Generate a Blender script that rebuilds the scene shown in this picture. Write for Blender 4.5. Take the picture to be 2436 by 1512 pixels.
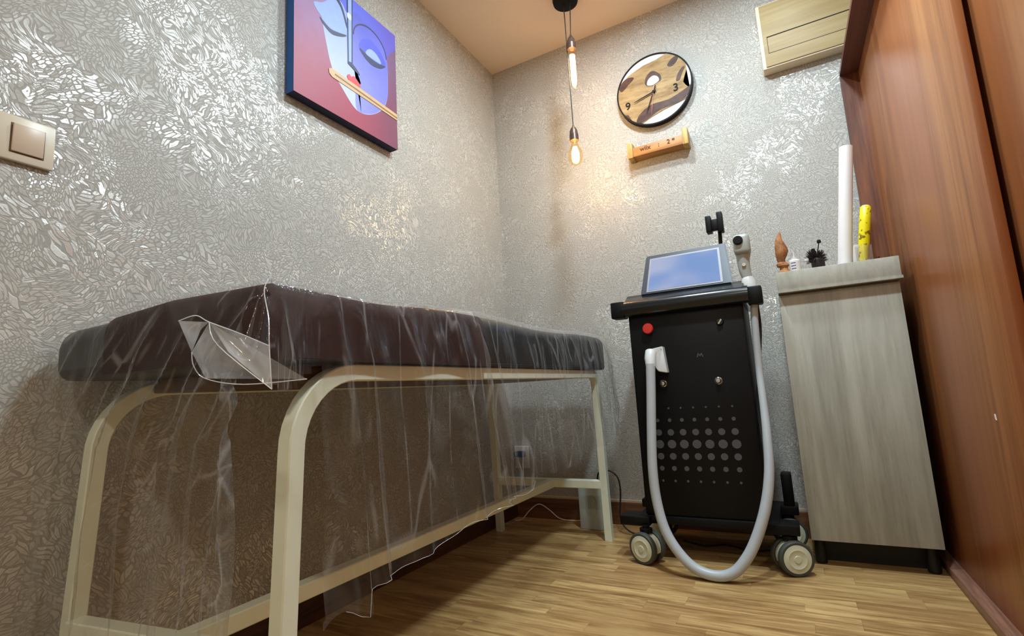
import bpy, bmesh, math, random
from mathutils import Vector, Matrix
random.seed(7)
PI = math.pi
SC = bpy.context.scene
for o in list(bpy.data.objects): bpy.data.objects.remove(o)
COL = SC.collection

# ---------------------------------------------------------------- camera
CAMH = 0.62
cam_d = bpy.data.cameras.new('camera'); cam = bpy.data.objects.new('camera', cam_d); COL.objects.link(cam)
yaw, pitch, roll = math.radians(-28.25193), math.radians(8.28048), math.radians(-3.2892)
F = Vector((math.sin(yaw)*math.cos(pitch), math.cos(yaw)*math.cos(pitch), math.sin(pitch)))
R0 = Vector((math.cos(yaw), -math.sin(yaw), 0)); U0 = R0.cross(F)
RR = math.cos(roll)*R0 + math.sin(roll)*U0; UU = -math.sin(roll)*R0 + math.cos(roll)*U0
M = Matrix((RR, UU, -F)).transposed().to_4x4(); M.translation = (0, 0, CAMH)
cam.matrix_world = M
cam_d.sensor_fit = 'HORIZONTAL'; cam_d.sensor_width = 36.0
cam_d.lens = 1201.27/2436*36.0
cam_d.clip_start = 0.02
SC.camera = cam

# ---------------------------------------------------------------- world, exposure
SC.view_settings.view_transform = 'Standard'
SC.view_settings.look = 'None'
SC.view_settings.gamma = 1.0
SC.view_settings.use_curve_mapping = False
SC.view_settings.exposure = 0.72
w = bpy.data.worlds.new('world'); SC.world = w; w.use_nodes = True
w.node_tree.nodes['Background'].inputs[0].default_value = (0.02, 0.018, 0.015, 1)
w.node_tree.nodes['Background'].inputs[1].default_value = 1.0

# room dimensions (metres)
XL, XR, YB, YF, ZC = -1.29, 1.02, 2.33, -1.25, 2.42

# ---------------------------------------------------------------- lights of the room (recessed ceiling spots)
SPOTS = [(-0.42, 1.62, 10.0), (0.10, 1.90, 1.0), (0.02, 1.10, 20.0), (-0.10, -0.75, 9.5)]
COOL = (0.75, 0.91, 1.0)
def area(name, loc, e, size, color, rot=(0, 0, 0)):
    d = bpy.data.lights.new(name, 'AREA'); d.shape = 'DISK'; d.size = size; d.energy = e; d.color = color
    o = bpy.data.objects.new(name, d); COL.objects.link(o); o.location = loc; o.rotation_euler = rot
    return o
for sx, sy, e in SPOTS:
    area('spot_light_source', (sx, sy, ZC-0.018), e, 0.13, COOL if sy > 0 else (0.98, 0.91, 0.78))  # rearmost one is a fill, tinted warm to brown the shaded areas
def point(name, loc, e, r, color):
    d = bpy.data.lights.new(name, 'POINT'); d.energy = e; d.shadow_soft_size = r; d.color = color
    o = bpy.data.objects.new(name, d); COL.objects.link(o); o.location = loc
    return o
TUBE_BULB = (-0.700, 2.03, 2.06); GLOBE_BULB = (-0.722, 2.03, 1.645)
point('bulb_glow', TUBE_BULB, 2.2, 0.02, (1.0, 0.46, 0.20))
point('bulb_glow', GLOBE_BULB, 4.4, 0.025, (1.0, 0.44, 0.11))

# ================================================================ materials
def srgb(r, g, b):
    f = lambda c: ((c/255)/12.92 if c/255 <= .04045 else (((c/255)+.055)/1.055)**2.4)
    return (f(r), f(g), f(b), 1)
class NT:
    def __init__(s, name):
        s.m = bpy.data.materials.new(name); s.m.use_nodes = True; s.t = s.m.node_tree
        s.b = s.t.nodes['Principled BSDF']
    def n(s, typ, **kw):
        nd = s.t.nodes.new(typ)
        ins = kw.pop('ins', {})
        for k, v in kw.items(): setattr(nd, k, v)
        for k, v in ins.items():
            if isinstance(v, bpy.types.NodeSocket): s.t.links.new(v, nd.inputs[k])
            else: nd.inputs[k].default_value = v
        return nd
    def math(s, op, a, b=0.0, clamp=False):
        nd = s.n('ShaderNodeMath', operation=op, ins={0: a, 1: b}); nd.use_clamp = clamp; return nd.outputs[0]
    def vmath(s, op, a, b=(0, 0, 0)):
        return s.n('ShaderNodeVectorMath', operation=op, ins={0: a, 1: b}).outputs[0]
    def mix(s, f, a, b):
        nd = s.n('ShaderNodeMix', data_type='RGBA'); 
        for k, v in ((0, f), (6, a), (7, b)):
            if isinstance(v, bpy.types.NodeSocket): s.t.links.new(v, nd.inputs[k])
            else: nd.inputs[k].default_value = v
        return nd.outputs[2]
    def ramp(s, f, stops, interp='LINEAR'):
        nd = s.n('ShaderNodeValToRGB', ins={0: f}); cr = nd.color_ramp; cr.interpolation = interp
        cr.elements[0].position, cr.elements[0].color = stops[0]
        cr.elements[1].position, cr.elements[1].color = stops[1]
        for p, c in stops[2:]:
            e = cr.elements.new(p); e.color = c
        return nd.outputs[0]
    def step(s, f, lo, hi):
        nd = s.n('ShaderNodeMapRange', ins={0: f, 1: lo, 2: hi, 3: 0.0, 4: 1.0}); nd.interpolation_type = 'SMOOTHSTEP'; return nd.outputs[0]
    def coord(s): return s.n('ShaderNodeTexCoord').outputs['Object']
    def set(s, **kw):
        for k, v in kw.items():
            k = k.replace('_', ' ')
            if isinstance(v, bpy.types.NodeSocket): s.t.links.new(v, s.b.inputs[k])
            else: s.b.inputs[k].default_value = v
    def bump(s, h, strength=0.3, dist=0.002, normal=None):
        nd = s.n('ShaderNodeBump', ins={'Height': h, 'Strength': strength, 'Distance': dist})
        if normal is not None: s.t.links.new(normal, nd.inputs['Normal'])
        s.t.links.new(nd.outputs[0], s.b.inputs['Normal']); return nd.outputs[0]

def plain(name, col, rough=0.5, metal=0.0, spec=0.5, noise=0.06, nscale=40, bump=0.0, **kw):
    """procedural: a base colour with a faint noise variation"""
    t = NT(name); c = t.coord()
    nz = t.n('ShaderNodeTexNoise', ins={'Vector': c, 'Scale': nscale, 'Detail': 3.0}).outputs[0]
    dark = tuple(x*(1-noise*2) for x in col[:3])+(1,)
    t.set(Base_Color=t.mix(nz, dark, tuple(min(1, x*(1+noise)) for x in col[:3])+(1,)), Roughness=rough, Metallic=metal)
    t.b.inputs['Specular IOR Level'].default_value = spec
    if bump: t.bump(nz, bump, 0.001)
    t.set(**kw)
    return t.m

def wallpaper(name, ax, c0=.42, c1=.60, cmin=.15):
    t = NT(name); c = t.coord()
    sp = t.n('ShaderNodeSeparateXYZ', ins={0: c}).outputs
    uv = t.n('ShaderNodeCombineXYZ', ins={0: sp[ax], 1: sp[2], 2: 0.0}).outputs[0]
    wn = t.n('ShaderNodeTexNoise', ins={'Vector': uv, 'Scale': 9.0, 'Detail': 2.0}).outputs[1]
    wp = t.vmath('ADD', uv, t.n('ShaderNodeVectorMath', operation='SCALE', ins={0: t.vmath('SUBTRACT', wn, (.5, .5, .5)), 'Scale': 0.10}).outputs[0])
    def layer(ang, sx, sy, thr):
        v = t.n('ShaderNodeMapping', vector_type='POINT', ins={'Vector': wp, 'Rotation': (0, 0, math.radians(ang)), 'Scale': (1, 1, 1)}).outputs[0]
        v = t.vmath('MULTIPLY', v, (sx, sy, 1))
        d = t.n('ShaderNodeTexVoronoi', feature='DISTANCE_TO_EDGE', voronoi_dimensions='2D', ins={'Vector': v, 'Scale': 1.0, 'Randomness': 1.0}).outputs['Distance']
        f = t.n('ShaderNodeTexVoronoi', feature='F1', voronoi_dimensions='2D', ins={'Vector': v, 'Scale': 1.0, 'Randomness': 1.0})
        return t.step(d, thr, thr+0.05), f.outputs['Color'], f.outputs['Distance'], d
    A = layer(48, 40, 145, .10); B = layer(-35, 56, 165, .11); Cc = layer(80, 105, 165, .13)
    sel = t.n('ShaderNodeTexNoise', ins={'Vector': uv, 'Scale': 6.5, 'Detail': 1.0}).outputs[0]
    s1 = t.step(sel, .47, .49); s2 = t.step(sel, .56, .58)
    def pick(i):
        return t.mix(s2, t.mix(s1, B[i], A[i]), Cc[i])
    leaf, colr, f1, ed = pick(0), pick(1), pick(2), pick(3)
    # foil coverage comes in clusters
    cov = t.step(t.n('ShaderNodeTexNoise', ins={'Vector': t.vmath('ADD', uv, (3.1, 7.7, 0)), 'Scale': 3.2, 'Detail': 3.0, 'Roughness': .6}).outputs[0], c0, c1)
    rnd = t.n('ShaderNodeSeparateColor', ins={0: colr}).outputs
    foil = t.math('MULTIPLY', leaf, t.math('MULTIPLY', t.step(rnd[2], .25, .30), t.math('ADD', t.math('MULTIPLY', cov, 1.0-cmin), cmin)))
    dot = t.math('SUBTRACT', 1.0, t.step(f1, .07, .12))
    foil = t.math('MULTIPLY', foil, t.math('SUBTRACT', 1.0, dot))
    fine = t.n('ShaderNodeTexNoise', ins={'Vector': uv, 'Scale': 260.0, 'Detail': 2.0}).outputs[0]
    base = t.mix(fine, srgb(160, 157, 150), srgb(194, 191, 184))
    base = t.mix(t.math('MULTIPLY', t.math('SUBTRACT', 1.0, leaf), .42), base, srgb(124, 119, 110))
    base = t.mix(t.math('MULTIPLY', foil, .85), base, srgb(216, 216, 212))
    t.set(Base_Color=base)
    t.set(Roughness=t.n('ShaderNodeMapRange', ins={0: foil, 1: 0.0, 2: 1.0, 3: .58, 4: .25}).outputs[0])
    t.set(Metallic=t.math('MULTIPLY', foil, .34))
    nrm = t.n('ShaderNodeNewGeometry').outputs['Normal']
    off = t.n('ShaderNodeVectorMath', operation='SCALE', ins={0: t.vmath('SUBTRACT', colr, (.5, .5, .5)), 'Scale': 0.30}).outputs[0]
    nn = t.vmath('NORMALIZE', t.vmath('ADD', nrm, t.n('ShaderNodeVectorMath', operation='SCALE', ins={0: off, 'Scale': foil}).outputs[0]))
    h = t.math('ADD', t.math('MULTIPLY', leaf, 1.0), t.math('MULTIPLY', fine, .5))
    t.bump(h, .55, .0012, nn)
    return t.m

def wood(name, light, dark, red=None, axis=2, scale=14, stretch=0.06, rough=.42, contrast=1.0, knot=None, coat=0.0, spec=.5):
    t = NT(name); c = t.coord()
    k = [1.0, 1.0, 1.0]; k[axis] = stretch
    v = t.vmath('MULTIPLY', c, tuple(k))
    if knot:
        # a knot bends the grain around a point
        dv = t.n('ShaderNodeVectorMath', operation='DISTANCE', ins={0: t.vmath('MULTIPLY', c, (1.6, 0, .62)), 1: (knot[0]*1.6, 0, knot[1]*.62)}).outputs['Value']
        kn = t.math('SUBTRACT', 1.0, t.step(dv, .0, .055))
        off = t.n('ShaderNodeCombineXYZ', ins={0: t.math('MULTIPLY', kn, .05), 1: 0.0, 2: t.math('MULTIPLY', kn, .05)}).outputs[0]
        v = t.vmath('ADD', v, off)
    n1 = t.n('ShaderNodeTexNoise', ins={'Vector': v, 'Scale': scale, 'Detail': 6.0, 'Roughness': .62, 'Distortion': .4}).outputs[0]
    n2 = t.n('ShaderNodeTexNoise', ins={'Vector': v, 'Scale': scale*6, 'Detail': 4.0, 'Roughness': .7}).outputs[0]
    f = t.math('ADD', t.math('MULTIPLY', n1, .7), t.math('MULTIPLY', n2, .3))
    f = t.step(f, .5-.18/contrast, .5+.16/contrast)
    col = t.mix(f, dark, light)
    if red:
        n3 = t.n('ShaderNodeTexNoise', ins={'Vector': v, 'Scale': scale*.35, 'Detail': 2.0}).outputs[0]
        col = t.mix(t.math('MULTIPLY', t.step(n3, .45, .62), .6), col, red)
    t.set(Base_Color=col, Roughness=rough)
    t.b.inputs['Specular IOR Level'].default_value = spec
    t.b.inputs['Coat Weight'].default_value = coat
    t.bump(n2, .12, .0006)
    return t.m

def floor_mat():
    t = NT('floor_laminate'); c = t.coord()
    sp = t.n('ShaderNodeSeparateXYZ', ins={0: c}).outputs
    row = t.math('FLOOR', t.math('MULTIPLY', sp[1], 1/.062))
    rr = t.n('ShaderNodeTexWhiteNoise', noise_dimensions='1D', ins={'W': row}).outputs['Value']
    xs = t.math('ADD', t.math('MULTIPLY', sp[0], 1/.42), t.math('MULTIPLY', rr, 7.3))
    blk = t.math('FLOOR', xs)
    cell = t.n('ShaderNodeCombineXYZ', ins={0: blk, 1: row, 2: 0.0}).outputs[0]
    rc = t.n('ShaderNodeTexWhiteNoise', noise_dimensions='3D', ins={'Vector': cell}).outputs
    v = t.vmath('ADD', t.vmath('MULTIPLY', c, (.09, 1, 1)), t.n('ShaderNodeVectorMath', operation='SCALE', ins={0: rc['Color'], 'Scale': 3.0}).outputs[0])
    n1 = t.n('ShaderNodeTexNoise', ins={'Vector': v, 'Scale': 26.0, 'Detail': 5.0, 'Roughness': .62, 'Distortion': .8}).outputs[0]
    n2 = t.n('ShaderNodeTexNoise', ins={'Vector': v, 'Scale': 150.0, 'Detail': 3.0}).outputs[0]
    f = t.step(t.math('ADD', t.math('MULTIPLY', n1, .75), t.math('MULTIPLY', n2, .25)), .34, .66)
    col = t.mix(f, srgb(136, 98, 54), srgb(214, 180, 120))
    col = t.mix(t.math('MULTIPLY', rc['Value'], .55), col, srgb(156, 118, 74))
    fy = t.math('FRACT', t.math('MULTIPLY', sp[1], 1/.062)); fx = t.math('FRACT', xs)
    e = t.math('MINIMUM', t.step(fy, 0.0, .03), t.step(fx, 0.0, .006))
    col = t.mix(t.math('MULTIPLY', t.math('SUBTRACT', 1.0, e), .35), col, srgb(90, 62, 34))
    t.set(Base_Color=col, Roughness=.38)
    t.bump(n2, .05, .0005)
    return t.m

M_wl = wallpaper('wallpaper_side', 1); M_wb = wallpaper('wallpaper_back', 0, .52, .66, .12)
M_floor = floor_mat()
M_ceil = plain('ceiling_paint', srgb(216, 204, 188), .8, noise=.02, nscale=5)
M_plainwall = plain('plain_wall_paint', srgb(222, 216, 206), .8, noise=.03)
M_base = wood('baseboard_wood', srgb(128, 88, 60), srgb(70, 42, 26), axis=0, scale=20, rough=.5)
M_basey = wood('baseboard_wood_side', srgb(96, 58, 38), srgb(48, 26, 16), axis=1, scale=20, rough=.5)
M_cap = plain('caulk_line', srgb(196, 180, 158), .7)
M_ward = wood('walnut_panel', srgb(174, 114, 66), srgb(124, 72, 37), red=srgb(152, 84, 46), axis=2, scale=12, stretch=.045, rough=.32)
M_ward2 = wood('walnut_edge', srgb(140, 86, 58), srgb(84, 46, 32), axis=2, scale=16, rough=.4)
M_wardh = wood('walnut_top', srgb(110, 66, 52), srgb(70, 40, 34), axis=1, scale=16, rough=.45)
M_cab = wood('grey_wood_print', srgb(182, 180, 166), srgb(138, 135, 122), axis=2, scale=11, stretch=.07, rough=.5, contrast=.9, knot=(.205, .40))
M_cabh = wood('grey_wood_print_top', srgb(180, 178, 165), srgb(144, 142, 130), axis=2, scale=14, stretch=.3, rough=.5, contrast=.8)
M_black = plain('black_powder_coat', srgb(9, 9, 10), .5, spec=.22, noise=.1, nscale=300)
M_blackgloss = plain('black_gloss_plastic', srgb(20, 24, 27), .22)
M_plinth = plain('black_plinth', srgb(9, 9, 9), .6)
M_grey = plain('perforation_grey', srgb(74, 74, 76), .6)
M_white = plain('white_plastic', srgb(214, 216, 214), .35)
M_hose = plain('grey_hose', srgb(178, 184, 188), .38, noise=.03)
M_head = plain('handpiece_grey', srgb(168, 172, 164), .4)
M_red = plain('red_button', srgb(214, 52, 42), .35)
M_chrome = plain('chrome', srgb(205, 205, 200), .18, metal=.9)
M_cream = plain('cream_plastic', srgb(206, 208, 182), .4)
M_tyre = plain('grey_tyre', srgb(66, 68, 62), .6)
M_tube = plain('cream_enamel_tube', srgb(228, 232, 210), .38, noise=.03)
M_maroon = plain('maroon_cloth', srgb(62, 20, 12), .8, noise=.2, nscale=120, bump=.3)
M_vinyl = plain('black_vinyl', srgb(14, 13, 14), .42, noise=.15, nscale=60)
M_board = wood('bed_board', srgb(96, 66, 40), srgb(62, 40, 24), axis=1, scale=20)
M_switch = plain('ivory_switch', srgb(214, 204, 184), .35, noise=.02)
M_switch2 = plain('ivory_rocker', srgb(204, 184, 162), .35, noise=.02)
M_box = wood('cream_wood_print', srgb(174, 154, 108), srgb(148, 124, 80), axis=0, scale=14, stretch=.06, rough=.5, contrast=.8)
M_boxedge = plain('cream_edge_highlight', srgb(224, 212, 184), .4)  # paler than the front panel: bevel highlight put into the colour
M_dark = plain('dark_gap', srgb(30, 20, 14), .8)
M_blackrim = plain('black_metal_rim', srgb(12, 11, 12), .6, spec=.2)
M_clockwood = wood('clock_wood', srgb(172, 148, 106), srgb(124, 98, 64), axis=0, scale=22, stretch=.25, rough=.6, spec=.2)
M_clockdark = wood('clock_burl', srgb(84, 52, 38), srgb(38, 22, 16), axis=0, scale=30, stretch=.4, rough=.5, spec=.25)
M_resin = plain('pearl_resin', srgb(214, 206, 204), .45, spec=.3, noise=.04, nscale=20)
M_signwood = wood('sign_wood', srgb(196, 138, 76), srgb(150, 98, 48), axis=0, scale=26, rough=.5)
M_signend = wood('sign_end_wood', srgb(200, 168, 96), srgb(160, 126, 62), axis=2, scale=26, rough=.5)
M_burn = plain('burnt_lettering', srgb(84, 44, 20), .8)
M_brass = plain('aged_brass', srgb(104, 84, 74), .35, metal=.6)
M_cord = plain('black_cord', srgb(20, 18, 18), .6)
M_cordw = plain('white_cord', srgb(222, 214, 204), .5)
M_blue = plain('blue_plug', srgb(30, 40, 118), .4)
M_lgrey = plain('light_grey_plastic', srgb(176, 180, 172), .5)
M_paper = plain('white_paper', srgb(226, 220, 218), .7, noise=.02)
M_purple = plain('purple_print', srgb(92, 82, 130), .6)
M_terra = wood('brown_clay', srgb(188, 128, 72), srgb(116, 68, 36), axis=2, scale=50, stretch=.5, rough=.7)
M_hair = plain('dark_bristle', srgb(38, 22, 22), .7, noise=.3, nscale=200)
M_stoneplate = plain('silver_plate', srgb(170, 172, 172), .3, metal=.4)

def yellow_mat():
    t = NT('yellow_wrapper'); c = t.coord()
    n = t.n('ShaderNodeTexNoise', ins={'Vector': c, 'Scale': 60.0, 'Detail': 3.0}).outputs[0]
    t.set(Base_Color=t.mix(t.step(n, .56, .62), srgb(232, 214, 12), srgb(128, 96, 10)), Roughness=.35)
    return t.m
M_yellow = yellow_mat()
def emis(name, col, s, base=(1, .8, .5, 1)):
    t = NT(name); t.set(Base_Color=base, Emission_Color=col, Emission_Strength=s)
    n = t.n('ShaderNodeTexNoise', ins={'Vector': t.coord(), 'Scale': 20.0}).outputs[0]
    t.set(Roughness=t.math('ADD', t.math('MULTIPLY', n, .1), .2)); return t.m
M_tubeglow = emis('tube_filament_glow', (1.0, .74, .50, 1), 30.0)
M_globeglow = emis('globe_filament_glow', (1.0, .80, .44, 1), 50.0)
M_lamp = emis('ceiling_lens', (.8, .93, 1, 1), 6.0)
def screen_mat():
    t = NT('touch_screen'); c = t.coord()
    n = t.n('ShaderNodeTexNoise', ins={'Vector': c, 'Scale': 7.0, 'Detail': 1.0}).outputs[0]
    col = t.mix(t.step(n, .3, .7), srgb(104, 132, 178), srgb(150, 158, 184))
    t.set(Base_Color=srgb(40, 46, 62), Roughness=.12, Emission_Color=col, Emission_Strength=.75)
    return t.m
M_screen = screen_mat()
def amber_glass():
    t = NT('amber_glass')
    tr = t.n('ShaderNodeBsdfTransparent', ins={0: (1.0, .90, .66, 1)}); gl = t.n('ShaderNodeBsdfGlossy', ins={0: (1, .9, .7, 1), 'Roughness': .05})
    lw = t.n('ShaderNodeLayerWeight', ins={0: .35}).outputs['Facing']
    mx = t.n('ShaderNodeMixShader', ins={0: t.math('MULTIPLY', lw, .5), 1: tr.outputs[0], 2: gl.outputs[0]})
    t.t.links.new(mx.outputs[0], t.t.nodes['Material Output'].inputs[0]); return t.m
M_amber = amber_glass()
def clear_film(name, haze, gloss, bump, scale, hazecol=(.86, .88, .90, 1), graz=.4, rough=.12, line=.20):
    """thin clear film: see-through, a fresnel gloss and a little milky scatter"""
    t = NT(name); c = t.coord()
    v = t.vmath('MULTIPLY', c, (1, 1, .22))
    n1 = t.n('ShaderNodeTexNoise', ins={'Vector': v, 'Scale': scale, 'Detail': 4.0, 'Roughness': .6, 'Distortion': 1.2}).outputs[0]
    n2 = t.n('ShaderNodeTexNoise', ins={'Vector': t.vmath('MULTIPLY', c, (1, 1, .5)), 'Scale': scale*.3, 'Detail': 3.0, 'Distortion': 2.0}).outputs[0]
    h = t.math('ADD', t.math('MULTIPLY', n1, .5), n2)
    bp = t.n('ShaderNodeBump', ins={'Height': h, 'Strength': bump, 'Distance': .02}).outputs[0]
    tr = t.n('ShaderNodeBsdfTransparent', ins={0: (.97, .97, .965, 1)})
    gl = t.n('ShaderNodeBsdfGlossy', ins={0: (1, 1, 1, 1), 'Roughness': rough, 'Normal': bp})
    df = t.n('ShaderNodeBsdfTranslucent', ins={0: hazecol, 'Normal': bp}); dd = t.n('ShaderNodeBsdfDiffuse', ins={0: hazecol, 'Normal': bp})
    hz = t.n('ShaderNodeMixShader', ins={0: .35, 1: dd.outputs[0], 2: df.outputs[0]})
    lw = t.n('ShaderNodeLayerWeight', ins={0: .5, 'Normal': bp}).outputs['Facing']
    lw3 = t.math('POWER', lw, 5.0)
    fg = t.math('ADD', gloss, t.math('MULTIPLY', lw3, graz), clamp=True)
    crease = t.step(n2, .52, .64)
    sp = t.n('ShaderNodeSeparateXYZ', ins={0: c}).outputs
    kk = t.n('ShaderNodeMapRange', ins={0: sp[1], 1: .50, 2: .58, 3: .75, 4: 0.0}).outputs[0]
    wx = t.math('SUBTRACT', sp[0], t.math('MULTIPLY', sp[2], kk))
    wob = t.n('ShaderNodeTexNoise', ins={'Vector': t.vmath('MULTIPLY', c, (1, 1, .6)), 'Scale': 6.0, 'Detail': 2.0}).outputs[1]
    vc = t.vmath('ADD', t.n('ShaderNodeCombineXYZ', ins={0: wx, 1: sp[1], 2: t.math('MULTIPLY', sp[2], .16)}).outputs[0], t.vmath('MULTIPLY', wob, (.03, .03, .0)))
    ln = t.n('ShaderNodeTexVoronoi', feature='DISTANCE_TO_EDGE', ins={'Vector': vc, 'Scale': 15.0}).outputs['Distance']
    msk = t.step(t.n('ShaderNodeTexNoise', ins={'Vector': c, 'Scale': 9.0, 'Detail': 2.0}).outputs[0], .44, .62)
    crease_glints = t.math('MULTIPLY', t.math('SUBTRACT', 1.0, t.step(ln, .0, .05)), msk)  # plastic creases, their bright streaks painted in as pale haze
    bp2 = t.n('ShaderNodeBump', ins={'Height': crease_glints, 'Strength': bump, 'Distance': .004, 'Normal': bp}).outputs[0]
    t.t.links.new(bp2, gl.inputs['Normal'])
    fh = t.math('ADD', haze, t.math('ADD', t.math('MULTIPLY', lw3, .15), t.math('ADD', t.math('MULTIPLY', crease, haze*2.2), t.math('MULTIPLY', crease_glints, line))), clamp=True)
    m1 = t.n('ShaderNodeMixShader', ins={0: fh, 1: tr.outputs[0], 2: hz.outputs[0]})
    m2 = t.n('ShaderNodeMixShader', ins={0: fg, 1: m1.outputs[0], 2: gl.outputs[0]})
    t.t.links.new(m2.outputs[0], t.t.nodes['Material Output'].inputs[0]); return t.m
M_film = clear_film('clear_plastic_film', .018, .026, .35, 22)
M_flap = clear_film('folded_plastic_film', .13, .08, .15, 9, graz=.4)
M_edge_glint = clear_film('film_edge_glint', .55, .25, .05, 30, hazecol=(.95, .97, 1, 1))  # pale tubes of this stand in for light caught on film edges
M_glass = clear_film('clear_glass', .03, .10, .0, 20, graz=.6, rough=.03, line=0.0)

# ================================================================ geometry helpers
def tag(o, label=None, cat=None, group=None, kind=None):
    if label: o['label'] = label
    if cat: o['category'] = cat
    if group: o['group'] = group
    if kind: o['kind'] = kind
    return o
def wloc(p):
    v = Vector((0, 0, 0))
    while p is not None: v += p.location; p = p.parent
    return v
def obj(name, bm, mats, parent=None, smooth=True, angle=35):
    """link a bmesh given in world coordinates as ONE mesh object"""
    off = wloc(parent)
    bmesh.ops.translate(bm, verts=bm.verts, vec=-off)
    bmesh.ops.recalc_face_normals(bm, faces=bm.faces)
    me = bpy.data.meshes.new(name); 
    if smooth:
        for f in bm.faces: f.smooth = True
    bm.to_mesh(me); bm.free()
    if smooth:
        me.set_sharp_from_angle(angle=math.radians(angle))
    for m in (mats if isinstance(mats, (list, tuple)) else [mats]): me.materials.append(m)
    o = bpy.data.objects.new(name, me); COL.objects.link(o)
    if parent is not None: o.parent = parent
    return o
def thing(name, label, cat, loc, group=None):
    o = bpy.data.objects.new(name, None); COL.objects.link(o); o.location = loc; o.empty_display_size = .05
    tag(o, label, cat, group); return o
def box(bm, x0, x1, y0, y1, z0, z1, bev=0.0, seg=2, mi=0):
    r = bmesh.ops.create_cube(bm, size=1.0)
    vs = r['verts']
    for v in vs:
        v.co = Vector(((x0+x1)/2+v.co.x*(x1-x0), (y0+y1)/2+v.co.y*(y1-y0), (z0+z1)/2+v.co.z*(z1-z0)))
    fs = list({f for v in vs for f in v.link_faces})
    for f in fs: f.material_index = mi
    if bev:
        es = list({e for v in vs for e in v.link_edges})
        bmesh.ops.bevel(bm, geom=es, offset=bev, segments=seg, affect='EDGES', profile=.5, clamp_overlap=True)
    return vs
def B(*a, **k):
    bm = bmesh.new(); box(bm, *a, **k); return bm
def tube(bm, pts, r, n=12, closed=False, cap=True, sq=False, mi=0, up=None):
    """sweep a round (or square) section along points; r may be a list"""
    P = [Vector(p) for p in pts]; rings = []
    u = None
    for i, p in enumerate(P):
        a = P[i-1] if (i > 0 or closed) else P[i]; b = P[(i+1) % len(P)] if (i < len(P)-1 or closed) else P[i]
        tt = (b-a).normalized()
        if up is not None: u = (Vector(up)-tt*tt.dot(Vector(up))).normalized()
        elif u is None:
            h = Vector((0, 0, 1)) if abs(tt.z) < .9 else Vector((1, 0, 0)); u = (h-tt*tt.dot(h)).normalized()
        else: u = (u-tt*tt.dot(u)).normalized()
        v = tt.cross(u); rr = r[i] if isinstance(r, (list, tuple)) else r
        ring = []
        if sq:
            c = .14
            prof = [(1, -1+c), (1, 1-c), (1-c, 1), (-1+c, 1), (-1, 1-c), (-1, -1+c), (-1+c, -1), (1-c, -1)]
            for x, y in prof: ring.append(bm.verts.new(p+u*x*rr+v*y*rr))
        else:
            for k in range(n):
                an = 2*PI*k/n; ring.append(bm.verts.new(p+(u*math.cos(an)+v*math.sin(an))*rr))
        rings.append(ring)
    m = len(rings[0]); L = len(rings)
    for i in range(L if closed else L-1):
        A_, B_ = rings[i], rings[(i+1) % L]
        for k in range(m):
            f = bm.faces.new((A_[k], A_[(k+1) % m], B_[(k+1) % m], B_[k])); f.material_index = mi
    if cap and not closed:
        bm.faces.new(rings[0][::-1]).material_index = mi; bm.faces.new(rings[-1]).material_index = mi
def spline(pts, n=8):
    P = [Vector(p) for p in pts]; out = []
    for i in range(len(P)-1):
        p0 = P[max(i-1, 0)]; p1 = P[i]; p2 = P[i+1]; p3 = P[min(i+2, len(P)-1)]
        for k in range(n):
            t = k/n
            out.append(.5*((2*p1)+(-p0+p2)*t+(2*p0-5*p1+4*p2-p3)*t*t+(-p0+3*p1-3*p2+p3)*t**3))
    out.append(P[-1]); return out
def lathe(bm, prof, center, axis=(0, 0, 1), n=32, mi=0):
    """prof = [(radius, height along the axis)]"""
    ax = Vector(axis).normalized(); h = Vector((1, 0, 0)) if abs(ax.x) < .8 else Vector((0, 1, 0))
    u = (h-ax*ax.dot(h)).normalized(); v = ax.cross(u); c = Vector(center); rings = []
    for r, z in prof:
        if r < 1e-6: rings.append([bm.verts.new(c+ax*z)])
        else: rings.append([bm.verts.new(c+ax*z+(u*math.cos(2*PI*k/n)+v*math.sin(2*PI*k/n))*r) for k in range(n)])
    for a, b in zip(rings, rings[1:]):
        for k in range(n):
            q = [a[k % len(a)], a[(k+1) % len(a)], b[(k+1) % len(b)], b[k % len(b)]]
            q = list(dict.fromkeys(q))
            if len(q) > 2: bm.faces.new(q).material_index = mi
def prism(bm, pts, plane, lo, hi, mi=0, bev=0):
    """outline pts in 2d, extruded between lo and hi; plane 'xz' extrudes in y, 'yz' in x, 'xy' in z"""
    def P(a, b, c): return {'xz': (a, c, b), 'yz': (c, a, b), 'xy': (a, b, c)}[plane]
    va = [bm.verts.new(P(a, b, lo)) for a, b in pts]; vb = [bm.verts.new(P(a, b, hi)) for a, b in pts]
    n = len(pts); fs = [bm.faces.new(va), bm.faces.new(vb[::-1])]
    for i in range(n): fs.append(bm.faces.new((va[i], vb[i], vb[(i+1) % n], va[(i+1) % n])))
    for f in fs: f.material_index = mi
    bmesh.ops.triangulate(bm, faces=fs[:2])
def struct(name, bm, m):
    o = obj(name, bm, m, smooth=False); o['kind'] = 'structure'; return o

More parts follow.
